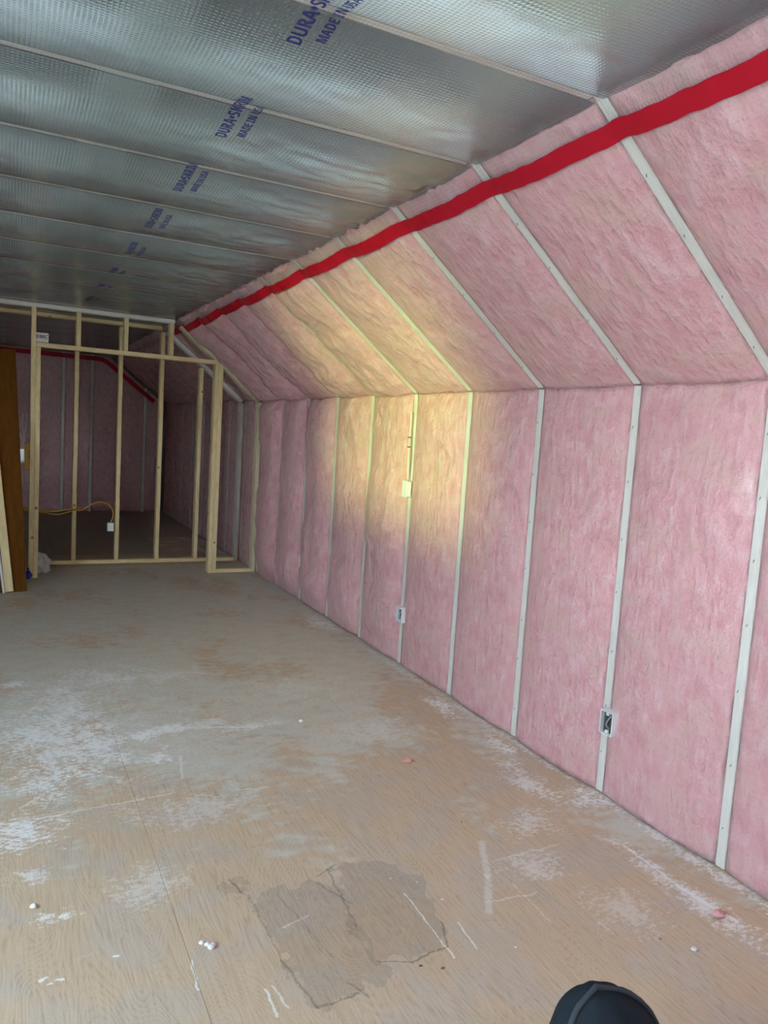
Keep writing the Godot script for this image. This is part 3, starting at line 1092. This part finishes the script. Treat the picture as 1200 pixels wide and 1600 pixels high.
# ---------------------------------------------------------------- wall boxes
func outlets() -> void:
	var spots := [[-0.566, 0.325, "nearest white outlet box low on the pink wall beside a pale stud"], [-2.405, 0.333, "middle white outlet box low on the pink wall, under the square switch box"], [-4.178, 0.346, "farthest white outlet box low on the pink wall near the partition"]]
	for a in spots:
		var o := thing("outlet_box", a[2], "outlet box", Vector3(-0.006, a[1], a[0]), "white outlet boxes low on the right wall")
		var w := 0.066
		var h := 0.100
		var dp := 0.046
		for s in [-1, 1]:
			obj("side", box_mesh(Vector3(dp, h, 0.005), 0.001), M.white_plastic, o).position = Vector3(-dp * 0.5 + 0.014, 0, s * w * 0.5)
			obj("end", box_mesh(Vector3(dp, 0.005, w - 0.005), 0.001), M.white_plastic, o).position = Vector3(-dp * 0.5 + 0.014, s * (h * 0.5 - 0.0025), 0)
			var ear := obj("screw_ear", box_mesh(Vector3(0.012, 0.014, 0.016), 0.002), M.white_plastic, o)
			ear.position = Vector3(-0.022, s * (h * 0.5 - 0.012), 0.0)
		obj("back", box_mesh(Vector3(0.003, h - 0.01, w - 0.01), 0.0), M.grey_inside, o).position = Vector3(-0.012, 0, 0)
		obj("cable", tube(smooth_path([Vector3(-0.012, 0.03, 0.01), Vector3(-0.022, 0.015, 0.004), Vector3(-0.024, -0.01, -0.004), Vector3(-0.013, -0.028, 0.004)]), 0.0035), M.metal, o)
	var s := thing("switch_box", "square white covered switch box at mid height on the sunlit yellowish stud", "switch box", Vector3(-0.010, 1.128, -2.425))
	obj("body", box_mesh(Vector3(0.032, 0.100, 0.052), 0.004), M.white_plastic, s).position = Vector3(-0.016, 0, 0)
	obj("cover", box_mesh(Vector3(0.005, 0.106, 0.058), 0.002), M.white_plastic, s).position = Vector3(-0.034, 0, 0)
	var c := thing("cable", "pale cable stapled up the stud above the square switch box", "cable", Vector3(-0.012, 1.19, -2.44))
	obj("sheath", tube(smooth_path([Vector3(-0.010, 0, 0.008), Vector3(-0.016, 0.1, 0.012), Vector3(-0.012, 0.25, 0.004), Vector3(-0.008, 0.42, 0.0)]), 0.006), M.cable, c)
	for y in [0.20, 0.26]:
		obj("clip", box_mesh(Vector3(0.012, 0.006, 0.026), 0.001), M.staple, c).position = Vector3(-0.014, y, 0.004)

# ---------------------------------------------------------------- things by the left edge
func left_things() -> void:
	# brown slab leaning on the partition
	var d := thing("door_slab", "brown wooden slab leaning against the partition at the left edge of the photo", "door", Vector3(-2.094, 0, -4.975))
	var body := obj("slab", box_mesh(Vector3(0.72, 2.02, 0.034), 0.004), M.brown, d)
	var edge := obj("edge_band", box_mesh(Vector3(0.006, 2.018, 0.030), 0.001), M.brown, d)
	var lean := Basis(Vector3(0, 0, 1), 0.050) * Basis(Vector3(1, 0, 0), -0.235)
	for o in [body, edge]:
		o.basis = lean
	body.position = lean * Vector3(-0.364, 1.01, -0.002) + Vector3(0, 0.006, 0)
	edge.position = lean * Vector3(-0.002, 1.01, -0.002) + Vector3(0, 0.006, 0)
	body.position.y += 0.0
	# lumber in front
	var l := obj("lumber_board", box_mesh(Vector3(0.062, 1.30, 0.036), 0.003, Vector2(0.3, 0.6)), M.pine)
	l.basis = Basis(Vector3(0, 0, 1), 0.105) * Basis(Vector3(1, 0, 0), -0.225)
	l.position = Vector3(-2.222, 0.012, -4.945) + l.basis * Vector3(0, 0.65, 0)
	tag(l, "pale board leaning left in front of the brown slab", "board")
	var m := obj("metal_strip", box_mesh(Vector3(0.016, 1.0, 0.012), 0.002), M.white_plastic)
	m.basis = Basis(Vector3(0, 0, 1), 0.12) * Basis(Vector3(1, 0, 0), -0.2)
	m.position = Vector3(-2.262, 0.006, -4.925) + m.basis * Vector3(0, 0.5, 0)
	tag(m, "thin white strip leaning at the far left beside the pale board", "strip")
	# metal box with cables
	var b := thing("junction_box", "grey metal electrical box beside the orange block left of the doorway", "electrical box", Vector3(-2.152, 1.085, ZA - 0.03))
	for s in [-1, 1]:
		obj("side", box_mesh(Vector3(0.003, 0.10, 0.05), 0.0), M.metal, b).position = Vector3(s * 0.038, 0, 0)
		obj("end", box_mesh(Vector3(0.079, 0.003, 0.05), 0.0), M.metal, b).position = Vector3(0, s * 0.05, 0)
	obj("back", box_mesh(Vector3(0.079, 0.10, 0.003), 0.0), M.metal, b).position = Vector3(0, 0, -0.025)
	obj("cover", box_mesh(Vector3(0.040, 0.080, 0.004), 0.001), M.metal, b).position = Vector3(-0.018, -0.004, 0.022)
	for k in 2:
		var o := k * 0.014
		var c := obj("cable", tube(smooth_path([Vector3(0.012 + o, 0.052, 0), Vector3(0.02 + o, 0.13, 0.0), Vector3(-0.02 + o, 0.19, 0.0), Vector3(-0.09, 0.23 + o, 0.0), Vector3(-0.20, 0.27 + o, -0.01)]), 0.004), M.cable, b)
	for k in 2:
		obj("cable", tube(smooth_path([Vector3(0.026, 0.052, -0.005), Vector3(0.03 + 0.012 * k, 0.15, -0.008), Vector3(0.052 - 0.03 * k, 0.25, -0.01), Vector3(0.058 - 0.03 * k, 0.36, -0.012)]), 0.003), M.cable, b)
	# blue strip at the foot of the king stud
	var bl := thing("tape_scrap", "small crumpled blue tape scrap at the foot of the left doorway stud", "tape scrap", Vector3(-2.068, 0.0, ZA + 0.03))
	var P := func(i: int, j: int) -> Vector3:
		var th := PI * i / 9.0
		var ph := TAU * j / 12.0
		var r := 0.030 * (1.0 + 0.35 * n_fine.get_noise_3d(cos(ph) * sin(th) * 0.1, cos(th) * 0.1, sin(ph) * sin(th) * 0.1 + 4.0))
		return Vector3(cos(ph) * sin(th) * r, 0.036 + cos(th) * r * 1.25, sin(ph) * sin(th) * r * 0.7)
	obj("wad", grid(10, 13, P, func(i, j): return Vector2(i, j) / 10.0, Vector3.ZERO, true), M.blue, bl)
	var tail := obj("tail", box_mesh(Vector3(0.02, 0.05, 0.002), 0.0), M.blue, bl)
	tail.position = Vector3(-0.004, 0.075, -0.012)
	# crumpled plastic behind the trimmer
	var cr := func(i: int, j: int) -> Vector3:
		var th := PI * i / 19.0
		var ph := TAU * j / 24.0
		var q := Vector3(cos(ph) * sin(th), cos(th), sin(ph) * sin(th))
		var r := 1.0 + 0.8 * n_ridge.get_noise_3d(q.x * 0.12, q.y * 0.12, q.z * 0.12) - 0.3
		return Vector3(q.x * 0.085 * r, maxf(0.09 + q.y * 0.09 * r, 0.001), q.z * 0.07 * r)
	var pl := obj("plastic_scrap", grid(20, 25, cr, func(i, j): return Vector2(i, j) / 20.0, Vector3.ZERO, true), M.crumpled)
	pl.position = Vector3(-1.965, 0.001, ZA - 0.22)
	tag(pl, "crumpled scrap of clear plastic on the floor behind the left doorway stud", "plastic scrap")

func cord() -> void:
	var c := thing("extension_cord", "yellow extension cord looping between the far studs to a white box", "cord")
	var z := ZB + 0.02
	var pts := [Vector3(-2.60, 0.56, z), Vector3(-2.296, 0.56, z), Vector3(-2.0, 0.54, z), Vector3(-1.83, 0.525, z), Vector3(-1.70, 0.55, z), Vector3(-1.604, 0.535, z), Vector3(-1.518, 0.58, z), Vector3(-1.43, 0.622, z), Vector3(-1.353, 0.602, z), Vector3(-1.304, 0.545, z), Vector3(-1.296, 0.48, z), Vector3(-1.316, 0.42, z)]
	obj("cord", tube(smooth_path(pts), 0.0065), M.yellow, c)
	var pts2 := [Vector3(-2.60, 0.52, z), Vector3(-2.2, 0.535, z - 0.006), Vector3(-1.95, 0.52, z + 0.014), Vector3(-1.8, 0.495, z + 0.014), Vector3(-1.66, 0.54, z + 0.014), Vector3(-1.60, 0.57, z + 0.014)]
	obj("cord", tube(smooth_path(pts2), 0.0065), M.yellow, c)
	obj("box", box_mesh(Vector3(0.06, 0.085, 0.05), 0.005), M.white_plastic, c).position = Vector3(-1.318, 0.375, z + 0.006)

func floor_things() -> void:
	# dark bag by the photographer
	var b := thing("cloth_bag", "dark navy cloth bag with a rounded gathered top at the bottom edge of the photo", "bag", Vector3(-1.145, 0, 0.635))
	var f := func(i: int, j: int) -> Vector3:
		var t := i / 31.0                     # 0 top, 1 bottom
		var ph := TAU * j / 48.0
		var y := 0.375 * (1.0 - t)
		var r := 0.150 * pow(clampf(1.0 - pow(1.0 - clampf(t * 1.6, 0.0, 1.0), 2.0), 0.0, 1.0), 0.58) * (1.0 - 0.12 * smoothstep(0.75, 1.0, t))
		r *= 1.0 + 0.035 * sin(ph * 9.0 + t * 5.0) * (1.0 - t) + 0.05 * n_mid.get_noise_3d(cos(ph) * 0.2, y, sin(ph) * 0.2)
		return Vector3(cos(ph) * r * 1.0 - 0.06 * pow(1.0 - t, 3.0), y, sin(ph) * r * 0.8)
	obj("body", grid(32, 49, f, func(i, j): return Vector2(i, j) / 20.0, Vector3.ZERO, true), M.bag, b)
	var rim := PackedVector3Array()
	for k in 40:
		var t := lerpf(0.0, 0.98, absf(k - 19.5) / 19.5)
		var ph := 0.15 if k > 19 else PI - 0.1
		var p: Vector3 = f.call(int(t * 31.0), int(ph / TAU * 48.0))
		rim.append(p + Vector3(0, 0.004, 0.0))
	obj("piping", tube(rim, 0.006), M.rim, b)
	# crumbs of plaster and tufts of wool
	var k := 0
	for p in [Vector2(-1.77, -0.289), Vector2(-1.757, -0.277), Vector2(-1.75, -0.261), Vector2(-2.189, -0.63), Vector2(-0.445, 0.275), Vector2(-1.742, -0.27), Vector2(-0.45, -2.947), Vector2(-0.937, -1.718)]:
		var r := 0.006 + 0.004 * hash1(k)
		var g := func(i: int, j: int) -> Vector3:
			var th := PI * i / 5.0
			var ph := TAU * j / 7.0
			var q := 1.0 + 0.4 * hash1((i % 5) * 7 + (j % 7) + k)
			return Vector3(cos(ph) * sin(th) * r * q, cos(th) * r * 0.6 + r * 0.58, sin(ph) * sin(th) * r * q)
		var o := obj("plaster_crumb", grid(6, 8, g, func(i, j): return Vector2(i, j), Vector3.ZERO, true), M.crumb)
		o.position = Vector3(p.x, 0.0, p.y)
		tag(o, ["left crumb of the little cluster of white plaster crumbs left of the stained floor patch", "middle crumb of the little cluster of white plaster crumbs left of the stained floor patch", "right crumb of the little cluster of white plaster crumbs left of the stained floor patch", "white plaster crumb near the left edge of the photo on the plywood", "white plaster crumb on the plywood between the dark bag and the pink wall", "lowest crumb of the little cluster of white plaster crumbs left of the stained patch", "small white plaster crumb far down the floor near the pink wall", "small white plaster crumb in the middle of the floor beyond the pink scrap"][k], "crumb", "white plaster crumbs on the floor")
		k += 1
	for p in [Vector2(-0.235, 0.19), Vector2(-0.645, -1.13)]:
		var near: bool = p.y > 0.0
		var g := func(i: int, j: int) -> Vector3:
			var th := PI * i / 9.0
			var ph := TAU * j / 12.0
			var q := 1.0 + 0.7 * n_fine.get_noise_3d(cos(ph) * sin(th) * 0.12, cos(th) * 0.12, sin(ph) * sin(th) * 0.12 + p.y)
			return Vector3(cos(ph) * sin(th) * 0.022 * q, cos(th) * 0.009 * q + 0.010, sin(ph) * sin(th) * 0.016 * q)
		var o := obj("wool_tuft", grid(10, 13, g, func(i, j): return Vector2(i, j), Vector3.ZERO, true), M.tuft)
		o.position = Vector3(p.x, 0.0, p.y)
		tag(o, "pink wool tuft on the floor by the near end of the wall" if near else "pale pink wool scrap on the plywood seam in mid floor", "tuft")
